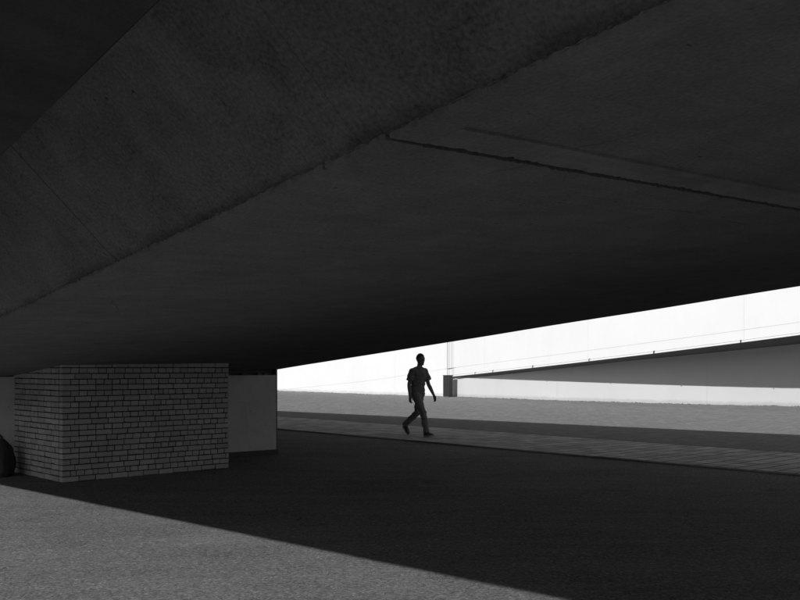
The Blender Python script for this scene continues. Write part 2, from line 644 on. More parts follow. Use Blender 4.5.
# cantilever soffit from the web to the outer edge beam
VE, WE = -4.9, 1.05
OD = (D2 * (VE + .02 - VB) + NN * (WE + .004 - WB))
OL = OD.length
OD.normalize()
ON = D1.cross(OD).normalized()
if ON.z < 0:
    ON = -ON
B0 = BP(0, VB, WB)
oc = [UN, -24, -12.9, -6.1, 0.7, 7.5, UF]
for i in range(len(oc) - 1):
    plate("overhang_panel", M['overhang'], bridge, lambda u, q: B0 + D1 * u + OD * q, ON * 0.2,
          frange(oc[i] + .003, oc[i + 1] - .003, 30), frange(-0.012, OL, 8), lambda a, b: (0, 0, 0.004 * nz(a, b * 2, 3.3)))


def prism(name, sec, mat, u0=UN, u1=UF, parent=bridge):
    V, U = [], []
    n = len(sec(u0))
    for u in (u0, u1):
        for v, w in sec(u):
            V.append(BP(u, v, w))
            U.append((u, v + w))
    F = [tuple(range(n)), tuple(range(n, 2 * n))] + [(i, (i + 1) % n, n + (i + 1) % n, n + i) for i in range(n)]
    return mesh_obj(name, V, F, mat, parent, U)


prism("edge_beam", lambda u: [(VE, WE), (VE + .019, WE), (VE + .019, 1.249), (VE + .30, 1.249), (VE + .30, 1.62), (VE, 1.62)], M['deck'])
prism("deck_slab", lambda u: [(VE + .304, 1.26), (6.74, 1.26), (6.74, 1.5), (VE + .304, 1.5)], M['deck'])
prism("parapet", lambda u: [(VE + .04, 1.624), (VE + .24, 1.624), (VE + .24, 2.35), (VE + .04, 2.35)], M['deck'])
prism("web", lambda u: [(vC(u) - .004, .29), (vC(u) - .25, .29), (vC(u) + .28, 1.25), (vC(u) + .53, 1.0)], M['deck'])
prism("overhang", lambda u: [(vC(u) + .54, .95), (7.045, 1.1), (7.045, 1.255), (vC(u) + .54, 1.255)], M['deck'])
prism("parapet", lambda u: [(6.75, 1.258), (7.05, 1.258), (7.05, 2.845 - .0276 * u), (6.75, 2.845 - .0276 * u)], M['deck'])

# added parallel deck, unseen behind the camera: blocks low sky and shades the ground
V2 = -12.6
prism("added_shade_deck", lambda u: [(V2 - 10, 1.05), (V2 - 8, .63), (V2 - 7.4, 0), (V2 - 3.1, 0), (V2 - 2.5, .63), (V2, 1.05), (V2, 2.35), (V2 - .25, 2.35),
                                       (V2 - .25, 1.5), (V2 - 9.75, 1.5), (V2 - 9.75, 2.35), (V2 - 10, 2.35)], M['deck'])
# a pier carrying the span behind the camera
pc = BP(-27, 1.2, 0)
pv, pf = obox((pc.x - 1.2, pc.y - 1.0), (D2.x, D2.y), (D1.x, D1.y), 3.0, 0.9, -0.1, pc.z + 0.1)
mesh_obj("support_pier", pv, pf, M['deck'], bridge, [(v[0] + v[1], v[2]) for v in pv])

# ------------------------------------------------------------------ abutment wall under the far end
Q = Vector((0.7826, 0.6225, 0)).normalized()
QB = Vector((-Q.y, Q.x, 0))
ab0 = Vector((-2.13, 15.57, 0))
ab = empty("abutment_wall", (ab0.x, ab0.y, 0))
tag(ab, "pale grey smooth concrete abutment wall standing behind the brick pier", "wall")


def abx(name, k0, k1, d0, d1, z0, z1, m):
    o = ab0 + Q * k0 + QB * d0
    V, F = obox(o, Q, QB, k1 - k0, d1 - d0, z0, z1)
    return mesh_obj(name, V, F, m, ab)


bevel(abx("wall_face", -9.0, 0.0, 0.0, 0.8, -0.05, 1.362, M['pier']), 0.003)
abx("gap_light_stop", -8.9, -0.02, 0.12, 0.78, 1.365, 1.60, M['end'])  # dark block added to keep light from showing through the gap
abx("end_post", 0.0006, 0.034, 0.02, 0.8, -0.05, 1.52, M['end'])
bevel(abx("base_cover", -2.2, 0.03, -0.035, -0.003, -0.05, 0.085, M['base_cover']), 0.012)  # strip added to cover the wall foot, raising its base line in the image
for k, h in ((-0.62, 0.035), (-0.2, 0.03), (-0.33, 0.04)):
    o = ab0 + Q * k + QB * 0.05
    V, F = obox(o, Q, QB, 0.07, 0.06, 1.364, 1.364 + h)
    mesh_obj("bearing_pad", V, F, M['kerb'], ab)

# ------------------------------------------------------------------ brick pier: single bricks in alternating stretcher and header courses
E1 = Vector((0.725, 0.6887, 0)).normalized()
E2 = Vector((-E1.y, E1.x, 0))
BC = Vector((-4.3707, 11.7026, 0))
FL, SL = 2.525, 1.66
CH = 0.0745
bp = empty("brick_pier", (BC.x, BC.y, 0))
tag(bp, "squat pale brick pier holding up the overpass, in front of the abutment wall", "pier")
core_o = BC + E1 * 0.012 + E2 * 0.012
cv, cf = obox(core_o, E1, E2, FL - .024, SL - .02, -0.05, 1.50)
mesh_obj("mortar_core", cv, cf, M['mortar'], bp)
bricks = []          # (face, along, length, course)
rb = random.Random(11)
MOD = FL / 11.0
for c in range(21):
    for face, L in (("front", FL), ("side", SL)):
        x = 0.0 if (face == "front") == (c % 2 == 0) else 0.0
        if face == "side":
            x = 0.106
        stretch = (c % 2 == 0)
        if stretch and face == "front" and c % 4 == 2:
            bricks.append((face, 0.0, MOD * 0.75, c)); x = MOD * 0.75
        while x < L - 0.02:
            if stretch:
                l = MOD
            else:
                l = MOD * rb.choice((0.5, 0.5, 0.5, 0.5, 0.5, 0.5, 0.5, 0.5, 0.33, 0.66))
            if x + l > L - 0.05:
                l = L - x
            bricks.append((face, x, l, c))
            x += l


def brick_matrix(b):
    face, x, l, c = b
    j = 0.0115
    ax, ay = (E1, E2) if face == "front" else (E2, E1)
    dep = 0.104 if face == "front" else 0.09
    off = rb.uniform(-.003, .003)
    ctr = BC + ax * (x + l / 2) + ay * (dep / 2 + off) + Vector((0, 0, c * CH + CH / 2))
    ctr += Vector((0, 0, rb.uniform(-.0012, .0012)))
    m = Matrix((ax, ay, Vector((0, 0, 1)))).transposed().to_4x4()
    rot = Matrix.Rotation(rb.uniform(-.006, .006), 4, 'Y') @ Matrix.Rotation(rb.uniform(-.006, .006), 4, 'Z')
    return Matrix.Translation(ctr) @ m @ rot, (l - j + rb.uniform(-.002, .002), dep, CH - j + rb.uniform(-.002, .001))


def brick_size(b):
    return b[2] * (1.0 if b[0] == "front" else 0.42) + (0.0001 * b[3])


bv, bf = hexa([(-.5, -.5, -.5), (.5, -.5, -.5), (.5, .5, -.5), (-.5, .5, -.5)], [(-.5, -.5, .5), (.5, -.5, .5), (.5, .5, .5), (-.5, .5, .5)])
bmes = []
for k in range(8):           # eight worn brick shapes shared by all bricks: rounded arrises, a few knocked corners
    rk = random.Random(40 + k)
    bm = bmesh.new()
    vv = [bm.verts.new(v) for v in bv]
    for f in bf:
        bm.faces.new([vv[i] for i in f])
    bm.normal_update()
    bmesh.ops.bevel(bm, geom=list(bm.edges), offset=0.03, segments=1, affect='EDGES', clamp_overlap=True)
    for v in bm.verts:
        # bevel is made in unit space: undo most of it along the length
        v.co.x = math.copysign(0.5 - (0.5 - abs(v.co.x)) * 0.35, v.co.x)
        v.co.x += rk.uniform(-.004, .004); v.co.z += rk.uniform(-.010, .010); v.co.y += rk.uniform(-.012, .012)
    for _ in range(rk.choice((0, 0, 1))):
        c = Vector((rk.choice((-.5, .5)), -.5, rk.choice((-.5, .5))))
        for v in bm.verts:
            if (v.co - c).length < .12:
                v.co += Vector((-c.x * .03, .06, -c.z * .10))
    me = bpy.data.meshes.new("brick")
    bm.to_mesh(me)
    bm.free()
    me.materials.append(M['brick'])
    bmes.append(me)
bricks.sort(key=brick_size, reverse=True)
sv, sf, ss = [], [], []
for i, b in enumerate(bricks):
    mt, dim = brick_matrix(b)
    if i < 300:
        o = bpy.data.objects.new("brick", bmes[i % 8])
        loc, rot, _ = mt.decompose()
        o.location = loc - Vector(bp.location)
        o.rotation_mode = 'QUATERNION'
        o.rotation_quaternion = rot
        o.scale = dim
        link(o, bp)
    else:
        b0 = len(sv)
        s3 = Matrix.Diagonal((dim[0], dim[1], dim[2], 1))
        me = bmes[i % 8]
        sv += [mt @ s3 @ v.co for v in me.vertices]
        sf += [tuple(b0 + x for x in f.vertices) for f in me.polygons]
        ss += [rb.random()] * len(me.vertices)
so = mesh_obj("header_bricks", sv, sf, M['brick'], bp)
so.data.attributes.new("shade", 'FLOAT', 'POINT').data.foreach_set("value", ss)
tag(so, kind="stuff")

# ------------------------------------------------------------------ far white ramp and its retaining wall
# path: x, y, underside height, groove height
ramp_path = [(-18.76, 69.1, -1.3, -0.84), (-13.03, 62.4, -0.75, -0.32), (-7.40, 55.81, -0.35, 0.08), (-1.63, 49.06, 0.33, 0.76)]  # positions from image pixels, scaled about the camera when the paving was lowered
for i in range(24):
    x = 2.5 + 0.5 * i
    zb = 0.000429 * x * x + 0.135096 * x + 0.66384
    ramp_path.append((x, 0.00031107 * x ** 3 + 0.0420017 * x * x - 2.0160632 * x + 50.13495, zb, zb + 0.44))
OPEN_I = 4
ramp_path += [(20.8, 26.7, 3.64, 4.08), (33.0, 20.5, 5.4, 5.85)]
wall_path, junction = [], []
for i in range(29):
    x = 2.4 + 0.5 * i
    wall_path.append((x, 0.0335957 * x * x - 1.5042315 * x + 48.96927))
    junction.append(0.82 + 0.1373 * (x - 2.7) if x < 9.17 else 1.708 + 0.112 * (x - 9.17))
wall_path += [(22.9, 30.9), (35.4, 26.2)]
junction += [3.15, 4.5]


def path_len(P):
    s = [0.0]
    for a, b in zip(P[:-1], P[1:]):
        s.append(s[-1] + math.hypot(b[0] - a[0], b[1] - a[1]))
    return s


def lin(P, S, s):
    i = 0
    while i < len(S) - 2 and s > S[i + 1]:
        i += 1
    k = (s - S[i]) / (S[i + 1] - S[i])
    return tuple(a + (b - a) * k for a, b in zip(P[i], P[i + 1]))


RS = path_len(ramp_path)
WP = [(a[0], a[1], j) for a, j in zip(wall_path, junction)]
WS = path_len(WP)
rampf = lambda s: lin(ramp_path, RS, s)
wallf = lambda s: lin(WP, WS, s)
ramp = empty("white_ramp", (ramp_path[OPEN_I][0], ramp_path[OPEN_I][1], 0))
tag(ramp, "long white sunlit ramp rising to the right across the background", "ramp")


def strip(name, fn, s0, s1, zlo, zhi, back0, back1, mat, parent, step=1.2):
    """solid wall strip along a path; zlo/zhi(point) heights, back0..back1 depth behind the face"""
    n = max(1, int(math.ceil((s1 - s0) / step)))
    V, F = [], []
    for i in range(n + 1):
        s = s0 + (s1 - s0) * i / n
        p = fn(s)
        a, b = fn(max(s - .05, 0)), fn(s + .05)
        d = Vector((b[0] - a[0], b[1] - a[1], 0)).normalized()
        nr = Vector((-d.y, d.x, 0))       # away from the camera
        q = Vector((p[0], p[1], 0))
        for off in (back0, back1):
            for z in (zlo(p), zhi(p)):
                r = q + nr * off
                V.append(Vector((r.x, r.y, z)))
    for i in range(n):
        o, m = i * 4, i * 4 + 4
        F += [(o, m, m + 1, o + 1), (o + 2, o + 3, m + 3, m + 2), (o, o + 2, m + 2, m), (o + 1, m + 1, m + 3, o + 3)]
    F += [(0, 1, 3, 2), (n * 4, n * 4 + 2, n * 4 + 3, n * 4 + 1)]
    return mesh_obj(name, V, F, mat, parent)


S_OPEN = RS[OPEN_I]                 # from here on the ramp leaves the ground wall
total = RS[-1]
PH = 2.2
S_RUN = S_OPEN + 16.4          # a panel joint falls here
floorz = lambda p: -0.05
# panels of the parapet, upper row, and fascia band, lower row
pl = 6.7
s = 0.0
k = 0
phase = S_RUN % pl
s = phase - pl
while s < total - 0.1:
    a, b = max(s, 0) + .0018, min(s + pl, total) - .0018
    if b - a > 0.3:
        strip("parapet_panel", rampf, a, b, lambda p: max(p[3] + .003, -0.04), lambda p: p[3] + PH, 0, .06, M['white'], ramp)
        if b < S_OPEN:
            if rampf(b)[3] > 0.1:
                strip("fascia_panel", rampf, a, b, floorz, lambda p: max(p[3] - .003, -.03), 0, .06, M['white'], ramp)
        elif a < S_OPEN:
            strip("fascia_panel", rampf, a, S_OPEN, floorz, lambda p: p[3] - .003, 0, .06, M['white'], ramp)
            strip("fascia_panel", rampf, S_OPEN + .004, b, lambda p: p[2] + .080, lambda p: p[3] - .003, 0, .06, M['white'], ramp)
        else:
            strip("fascia_panel", rampf, a, b, lambda p: p[2] + .080, lambda p: p[3] - .003, 0, .06, M['white'], ramp)
    s += pl
strip("drip_lip", rampf, S_OPEN + .02, total - .02, lambda p: p[2], lambda p: p[2] + .07, -.012, .12, M['white'], ramp)
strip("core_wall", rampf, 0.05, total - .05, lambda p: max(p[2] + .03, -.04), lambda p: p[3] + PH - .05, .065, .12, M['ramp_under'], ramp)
strip("coping", rampf, 0.02, total - .02, lambda p: p[3] + PH + .004, lambda p: p[3] + PH + .09, -.03, .27, M['white'], ramp)

# underside of the ramp between fascia and wall
Vv, Ff = [], []
nseg = 46
for i in range(nseg + 1):
    f = i / nseg
    a = rampf(S_OPEN + .3 + (total - S_OPEN - .35) * f)
    b = wallf((WS[-1] - .1) * f + .05)
    d = Vector((b[0] - a[0], b[1] - a[1], 0))
    dn = d.normalized() if d.length > 1e-4 else Vector((0.7, 0.7, 0))
    pa = Vector((a[0], a[1], 0)) + dn * 0.14
    pb = Vector((b[0], b[1], 0)) + dn * 0.1
    za, zb2 = a[2] + .01, b[2]
    Vv += [Vector((pa.x, pa.y, za)), Vector((pb.x, pb.y, zb2)), Vector((pb.x, pb.y, max(a[3], zb2 + .25))), Vector((pa.x, pa.y, a[3]))]
for i in range(nseg):
    o, m = 4 * i, 4 * i + 4
    for q in range(4):
        Ff.append((o + q, o + (q + 1) % 4, m + (q + 1) % 4, m + q))
Ff += [(0, 1, 2, 3), (4 * nseg, 4 * nseg + 3, 4 * nseg + 2, 4 * nseg + 1)]
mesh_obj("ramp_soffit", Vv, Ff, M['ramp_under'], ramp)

M['dark_metal'] = plain("dark_metal", 0.035, 0.55, 40)


def tube(pts, r, seg=10):
    V, F = [], []
    for i, p in enumerate(pts):
        p = Vector(p)
        d = (Vector(pts[min(i + 1, len(pts) - 1)]) - Vector(pts[max(i - 1, 0)])).normalized()
        a = d.orthogonal().normalized()
        if i and abs(d.z) > .9:
            a = Vector((1, 0, 0))
        b = d.cross(a).normalized()
        a = b.cross(d)
        for k in range(seg):
            an = 2 * math.pi * k / seg
            V.append(p + (a * math.cos(an) + b * math.sin(an)) * r)
    n = len(pts)
    for i in range(n - 1):
        for k in range(seg):
            F.append((i * seg + k, i * seg + (k + 1) % seg, (i + 1) * seg + (k + 1) % seg, (i + 1) * seg + k))
    F += [tuple(range(seg)), tuple(range((n - 1) * seg, n * seg))]
    return V, F


for ds, rr in ((2.3, .010), (3.7, .012), (6.5, .014), (9.8, .012), (12.9, .016), (16.3, .014), (19.3, .014), (25, .014)):
    p = rampf(S_OPEN + ds)
    a, b = rampf(S_OPEN + ds - .1), rampf(S_OPEN + ds + .1)
    d = Vector((b[0] - a[0], b[1] - a[1], 0)).normalized()
    nr = Vector((d.y, -d.x, 0))
    q = Vector((p[0], p[1], p[2] + .085))
    V, F = tube([q - nr * .03, q + nr * .06, q + nr * .07 + Vector((0, 0, -.015)), q + nr * .072 + Vector((0, 0, -.09))], rr)
    mesh_obj("drain_spout", V, F, M['dark_metal'], ramp, smooth=True)

rw = empty("retaining_wall", (wall_path[0][0], wall_path[0][1], 0))
tag(rw, "white wall recessed under the ramp, its foot in sun and top in shade", "wall")
s = 0.3
cutsw = [0.06]
while s < WS[-1]:
    cutsw.append(s)
    s += 6.8
cutsw.append(WS[-1] - .05)
for a, b in zip(cutsw[:-1], cutsw[1:]):
    if b - a > .1:
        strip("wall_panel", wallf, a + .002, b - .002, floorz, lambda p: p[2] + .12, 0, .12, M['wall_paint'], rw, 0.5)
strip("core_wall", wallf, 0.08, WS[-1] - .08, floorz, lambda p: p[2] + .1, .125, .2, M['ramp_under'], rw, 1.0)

# ------------------------------------------------------------------ cabinet and pipes on the white wall
wd = Vector((0.70, -0.714, 0)).normalized()
wnn = Vector((wd.y, -wd.x, 0))
if wnn.y > 0:
    wnn = -wnn
cab_o = Vector((2.37, 44.98, 0))
cabn = empty("utility_cabinet", (cab_o.x, cab_o.y, KH))
tag(cabn, "small dark grey utility cabinet standing against the white wall where the ramp begins", "cabinet")
M['cab_body'] = plain("cabinet_body_paint", 0.085, 0.8, 50, 0.15)
M['cab_door'] = plain("cabinet_door_paint", 0.03, 0.8, 50, 0.15)


def cbx(name, x0, x1, y0, y1, z0, z1, m, par):
    o = cab_o + wd * x0 + wnn * y0
    V, F = obox(o, wd, wnn, x1 - x0, y1 - y0, z0, z1)
    return mesh_obj(name, V, F, m, par)


bevel(cbx("body", 0, .36, .02, .33, KH, 1.06, M['cab_body'], cabn), .01)
bevel(cbx("roof", -.01, .37, .01, .36, 1.063, 1.10, M['cab_door'], cabn), .008)
d1o = cbx("door", .012, .348, .332, .348, KH + .05, 1.05, M['cab_door'], cabn)
cbx("handle", .30, .32, .35, .37, .55, .68, M['dark_metal'], cabn)
for x in (.03, .22):
    cbx("foot", x, x + .1, .05, .30, KH - .03, KH - .001, M['dark_metal'], cabn)

M['pipe'] = plain("pipe_paint", 0.10, 0.5, 60)
for x, r, lab in ((0.035, .012, "left and thicker of two thin pipes rising above the dark cabinet"),
                  (0.15, .008, "right and thinner of two thin pipes rising above the dark cabinet")):
    pr = empty("conduit_pipe")
    base = cab_o + wd * x + wnn * .05
    pr.location = (base.x, base.y, 1.10)
    V, F = tube([Vector((base.x, base.y, z)) for z in (1.101, 2.2, 3.2, 3.46)], r, 8)
    mesh_obj("tube", V, F, M['pipe'], pr, smooth=True)
    for z in (3.1,):
        o = base - wd * (r + .004) - wnn * .06
        V, F = obox(o, wd, wnn, 2 * r + .008, .06 + r + .003, z, z + .02)
        mesh_obj("clamp", V, F, M['pipe'], pr)
    tag(pr, lab, "pipe", "pipes above the cabinet")

# ------------------------------------------------------------------ walking man: lofted limbs fused into one continuous surface
GZ = KH
MANX, MANY = 0.386, 19.45
FW = Vector((0.70, -0.714, 0)).normalized()
LF = Vector((-FW.y, FW.x, 0))
man = empty("person", (MANX, MANY, GZ))
tag(man, "man in dark t-shirt and trousers striding to the right under the overpass", "person")


def mp(f, l, z):
    return Vector((MANX, MANY, GZ)) + FW * f + LF * l + Vector((0, 0, z))


def loft(rings, seg=20):
    """rings: (centre, side axis, ra, other axis, rb); closed solid with domed ends"""
    V, F = [], []
    n = len(rings)
    for c, a, ra, b, rbb in rings:
        for k in range(seg):
            an = 2 * math.pi * k / seg
            V.append(c + a * (math.cos(an) * ra) + b * (math.sin(an) * rbb))
    for i in range(n - 1):
        for k in range(seg):
            F.append((i * seg + k, i * seg + (k + 1) % seg, (i + 1) * seg + (k + 1) % seg, (i + 1) * seg + k))
    F += [tuple(range(seg))[::-1], tuple(range((n - 1) * seg, n * seg))]
    return V, F


def limb(pts, radii, flat=None, seg=16, dome=True):
    """tapered limb through joints, with rounded ends"""
    pts = [Vector(p) for p in pts]
    fine, fr = [], []
    for i in range(len(pts) - 1):
        for k in range(5):
            s = k / 5
            p0, p1, p2, p3 = pts[max(i - 1, 0)], pts[i], pts[i + 1], pts[min(i + 2, len(pts) - 1)]
            q = 0.5 * (2 * p1 + (p2 - p0) * s + (2 * p0 - 5 * p1 + 4 * p2 - p3) * s * s + (3 * p1 - p0 - 3 * p2 + p3) * s ** 3)
            lnn = p1.lerp(p2, s)
            fine.append(lnn.lerp(q, 0.5))
            fr.append(radii[i] + (radii[i + 1] - radii[i]) * s)
    fine.append(pts[-1]); fr.append(radii[-1])
    rings = []
    ref = flat or LF
    d0 = (fine[1] - fine[0]).normalized(); dn = (fine[-1] - fine[-2]).normalized()
    def ring(c, d, r):
        a = (ref - d * ref.dot(d)).normalized()
        b = d.cross(a)
        return (c, a, r, b, r)
    if dome:
        for e in (0.95, 0.75, 0.4):
            rings.append(ring(fine[0] - d0 * fr[0] * e, d0, fr[0] * math.sqrt(1 - e * e)))
    for i, c in enumerate(fine):
        d = (fine[min(i + 1, len(fine) - 1)] - fine[max(i - 1, 0)]).normalized()
        rings.append(ring(c, d, fr[i]))
    if dome:
        for e in (0.4, 0.75, 0.95):
            rings.append(ring(fine[-1] + dn * fr[-1] * e, dn, fr[-1] * math.sqrt(1 - e * e)))
    return loft(rings, seg)


def fuse(name, solids, mat, parent, voxel=0.009, smooth_it=4, fold=0.0):
    V, F = [], []
    for v, f in solids:
        o = len(V)
        V += list(v)
        F += [tuple(o + i for i in q) for q in f]
    ob = mesh_obj(name, V, F, mat, parent)
    rm = ob.modifiers.new("remesh", 'REMESH')
    rm.mode = 'VOXEL'
    rm.voxel_size = voxel
    rm.use_smooth_shade = True
    if smooth_it:
        sm = ob.modifiers.new("smooth", 'SMOOTH')
        sm.factor = 0.5
        sm.iterations = smooth_it
    dg = bpy.context.evaluated_depsgraph_get()
    me = bpy.data.meshes.new_from_object(ob.evaluated_get(dg))
    me.name = name
    ob.modifiers.clear()
    ob.data = me
    if fold:
        mv = [v.normal.copy() for v in me.vertices]
        for v, nrm in zip(me.vertices, mv):
            q = v.co
            f1 = noise.noise(Vector((q.x * 9 + q.z * 5, q.y * 9, q.z * 13)))
            f2 = abs(noise.noise(Vector((q.x * 16, q.y * 16 + q.z * 9, q.z * 24 + 7))))
            v.co = q + nrm * fold * (f1 + .7 * (0.35 - f2))
    for p in me.polygons:
        p.use_smooth = True
    if not me.materials:
        me.materials.append(mat)
    return ob


UP = Vector((0, 0, 1))


def tors(rows):
    """torso rings (f, l-shift, z, half width, half depth, twist)"""
    rings = []
    for f, z, hw, hd, tw in rows:
        a = (LF * math.cos(tw) + FW * math.sin(tw)).normalized()
        b = a.cross(UP) * -1
        b = UP.cross(a) * 1.0
        rings.append((mp(f, 0, z), a, hw, b, hd))
    return loft(rings, 28)


sh_l, sh_r = mp(.055, .148, 1.345), mp(-.01, -.152, 1.345)
el_l, el_r = mp(.095, .215, 1.065), mp(-.035, -.220, 1.065)
wr_l, wr_r = mp(.215, .245, .845), mp(.02, -.255, .83)
hip_l, hip_r = mp(-.015, .085, .87), mp(.02, -.085, .87)
kn_l, kn_r = mp(-.11, .09, .475), mp(.235, -.085, .485)
an_l, an_r = mp(-.475, .09, .205), mp(.325, -.085, .095)


def sph(c, a, ra, b, rbb, cc, rc, n=8, seg=16):
    rings = []
    for i in range(n + 1):
        th = -math.pi / 2 + math.pi * (i + .02) / (n + .04)
        rings.append((c + cc * (math.sin(th) * rc), a, max(ra * math.cos(th), 1e-4), b, max(rbb * math.cos(th), 1e-4)))
    return loft(rings, seg)


HD = (FW * 0.97 + LF * -0.05 + UP * -0.04).normalized()         # where the head looks
HL = UP.cross(HD).normalized()
HU = HD.cross(HL)
hc = mp(.075, 0, 1.575)
body = []
body.append(tors([(-.01, .80, .13, .09, 0), (0, .90, .155, .105, 0), (0, 1.02, .14, .095, .03), (.01, 1.15, .15, .10, .1), (.02, 1.27, .165, .11, .16), (.025, 1.36, .15, .09, .18), (.03, 1.41, .07, .06, .18)]))
body.append(limb([mp(.03, 0, 1.36), mp(.055, 0, 1.46), mp(.07, 0, 1.53)], [.06, .055, .055]))
body.append(sph(hc + HU * .015, HL, .076, HD, .096, HU, .108, 12, 24))                                   # skull
body.append(sph(hc + HU * -.055 + HD * .025, HL, .058, HD, .068, HU, .062, 8, 18))                       # jaw
body.append(limb([hc + HD * .098 + HU * .015, hc + HD * .116 + HU * -.022], [.008, .013], HL))           # nose
body.append(limb([hc + HD * .088 + HL * .03 + HU * .036, hc + HD * .094 + HU * .036, hc + HD * .088 - HL * .03 + HU * .036], [.010, .010, .010], HU))   # brow
body.append(limb([hc + HD * .088 + HL * .018 + HU * -.058, hc + HD * .097 + HU * -.058, hc + HD * .088 - HL * .018 + HU * -.058], [.007, .009, .007], HU))   # lips
body.append(sph(hc + HD * .075 + HU * -.098, HL, .024, HD, .02, HU, .018))                               # chin
for sd in (-1, 1):
    body.append(sph(hc + HL * (.078 * sd) + HD * -.008 + HU * -.004, HL, .010, HD, .020, HU, .034))        # ear
for sh, el, wr, sd, fwd in ((sh_l, el_l, wr_l, 1, .09), (sh_r, el_r, wr_r, -1, .02)):
    body.append(limb([sh, sh.lerp(el, .5), el, el.lerp(wr, .35), wr], [.058, .047, .040, .041, .027]))
    d = (wr - el).normalized()
    d = (d * .8 + UP * -.35).normalized()
    side = (FW - d * FW.dot(d)).normalized()            # thumb side points forward
    pn = d.cross(side).normalized()
    if pn.dot(LF) * sd > 0:
        pn = -pn                                         # palm faces the thigh
    k0 = wr + d * .02
    k1 = wr + d * .09
    body.append(loft([(k0 - d * .015, side, .026, pn, .018), (k0 + d * .02, side, .034, pn, .017), (k1 - d * .015, side, .040, pn, .015), (k1 + d * .006, side, .036, pn, .011)], 14))
    for i, (off, ln) in enumerate(((.029, .070), (.010, .078), (-.010, .073), (-.028, .058))):
        b0 = k1 + side * off - d * .012
        c1 = b0 + d * (ln * .45) + pn * .004
        c2 = c1 + (d * .8 + pn * .5).normalized() * (ln * .33)
        c3 = c2 + (d * .45 + pn * .8).normalized() * (ln * .27)
        body.append(limb([b0, c1, c2, c3], [.0092, .0086, .008, .0068], side, 10))
    t0 = k0 + side * .026
    t1 = t0 + (d * .75 + side * .55 + pn * .25).normalized() * .045
    t2 = t1 + (d * .92 + side * .15 + pn * .35).normalized() * .036
    body.append(limb([t0, t1, t2], [.012, .010, .008], pn, 10))
for h, kn, an in ((hip_l, kn_l, an_l), (hip_r, kn_r, an_r)):
    body.append(limb([h, h.lerp(kn, .5), kn, kn.lerp(an, .35), an], [.078, .066, .05, .05, .034]))
M['skin'] = plain("skin", 0.20, 0.55, 90)
fuse("body", body, M['skin'], man, 0.006, 3)

M['shirt'] = plain("dark_cotton", 0.17, 0.95, 35, 0.1, .3)
M['trousers'] = plain("dark_denim", 0.21, 0.95, 45, 0.1, .3)
M['shoe'] = plain("dark_shoe", 0.06, 0.6, 50)
M['sole'] = plain("pale_sole", 0.35, 0.7, 50)
M['hair'] = plain("black_hair", 0.05, 0.9, 150)
shirt = [tors([(-.012, .865, .172, .122, 0), (-.005, .92, .170, .120, 0), (.0, 1.03, .160, .112, .03), (.012, 1.15, .170, .118, .1), (.022, 1.26, .175, .122, .16),
               (.026, 1.34, .165, .108, .18), (.03, 1.395, .12, .085, .18), (.035, 1.43, .07, .07, .18)])]
for sh, el, sd in ((sh_l, el_l, 1), (sh_r, el_r, -1)):
    neck = mp(.03, .05 * sd, 1.375)
    shirt.append(limb([neck, sh + UP * -.005], [.062, .068]))
    e = sh.lerp(el, .72) + LF * (.012 * sd)
    shirt.append(limb([sh + UP * -.005, sh.lerp(el, .4), e], [.068, .072, .074], dome=False))
so2 = fuse("shirt", shirt, M['shirt'], man, 0.008, 4, 0.016)
tag(so2, "dark loose short-sleeved t-shirt")
tr = [tors([(-.01, .78, .10, .08, 0), (-.012, .82, .160, .116, 0), (-.008, .88, .164, .116, 0), (0, .95, .155, .108, 0)])]
for h, kn, an, hem in ((hip_l, kn_l, an_l, 1.0), (hip_r, kn_r, an_r, 1.0)):
    tr.append(limb([h + UP * -.01, h.lerp(kn, .35), h.lerp(kn, .75), kn, kn.lerp(an, .4), kn.lerp(an, .8), kn.lerp(an, 1.02)], [.092, .088, .072, .066, .064, .058, .060], dome=False))
tro = fuse("trousers", tr, M['trousers'], man, 0.008, 4, 0.013)
man.scale = (1.04, 1.04, 1.04)  # man enlarged and moved back, scaled about the camera with the paving
tag(tro, "dark slim trousers")

# shoes
def shoe(heel, toe, up, ank):
    d = (toe - heel).normalized()
    L = (toe - heel).length
    s = d.cross(up).normalized()
    u = s.cross(d).normalized()
    rows = ((-.0, .030, .035, .030), (.10, .036, .045, .040), (.28, .038, .048, .048), (.48, .042, .036, .040), (.68, .049, .026, .032), (.86, .042, .019, .024), (1.0, .020, .010, .014))
    rings = [(heel + d * (L * f) + u * (h0 + .012), s, w, u, h0) for f, w, h0, _ in rows]
    upper = loft(rings, 18)
    o = fuse("shoe", [upper, limb([heel + d * (L * .2) + u * .06, ank], [.044, .042], s)], M['shoe'], man, 0.007, 2)
    V, F = [], []
    srows = ((-.03, .022), (.06, .036), (.28, .036), (.48, .040), (.68, .050), (.88, .043), (1.02, .018))
    for z in (-.006, .024):
        for f, w in srows:
            c = heel + d * (L * f) + u * z
            V += [c - s * w, c + s * w]
    n = len(srows)
    for i in range(n - 1):
        b = 2 * i
        F += [(b, b + 1, b + 3, b + 2), (2 * n + b, 2 * n + b + 2, 2 * n + b + 3, 2 * n + b + 1), (b, b + 2, 2 * n + b + 2, 2 * n + b), (b + 1, 2 * n + b + 1, 2 * n + b + 3, b + 3)]
    F += [(0, 2 * n, 2 * n + 1, 1), (2 * n - 2, 2 * n - 1, 4 * n - 1, 4 * n - 2)]
    me = mesh_obj("sole", V, F, M['sole'], o)
    return o


shoe(mp(.27, -.085, .006), mp(.53, -.10, .03), UP, an_r)
shoe(mp(-.525, .09, .165), mp(-.365, .09, .005), (UP + FW * .9).normalized(), an_l)

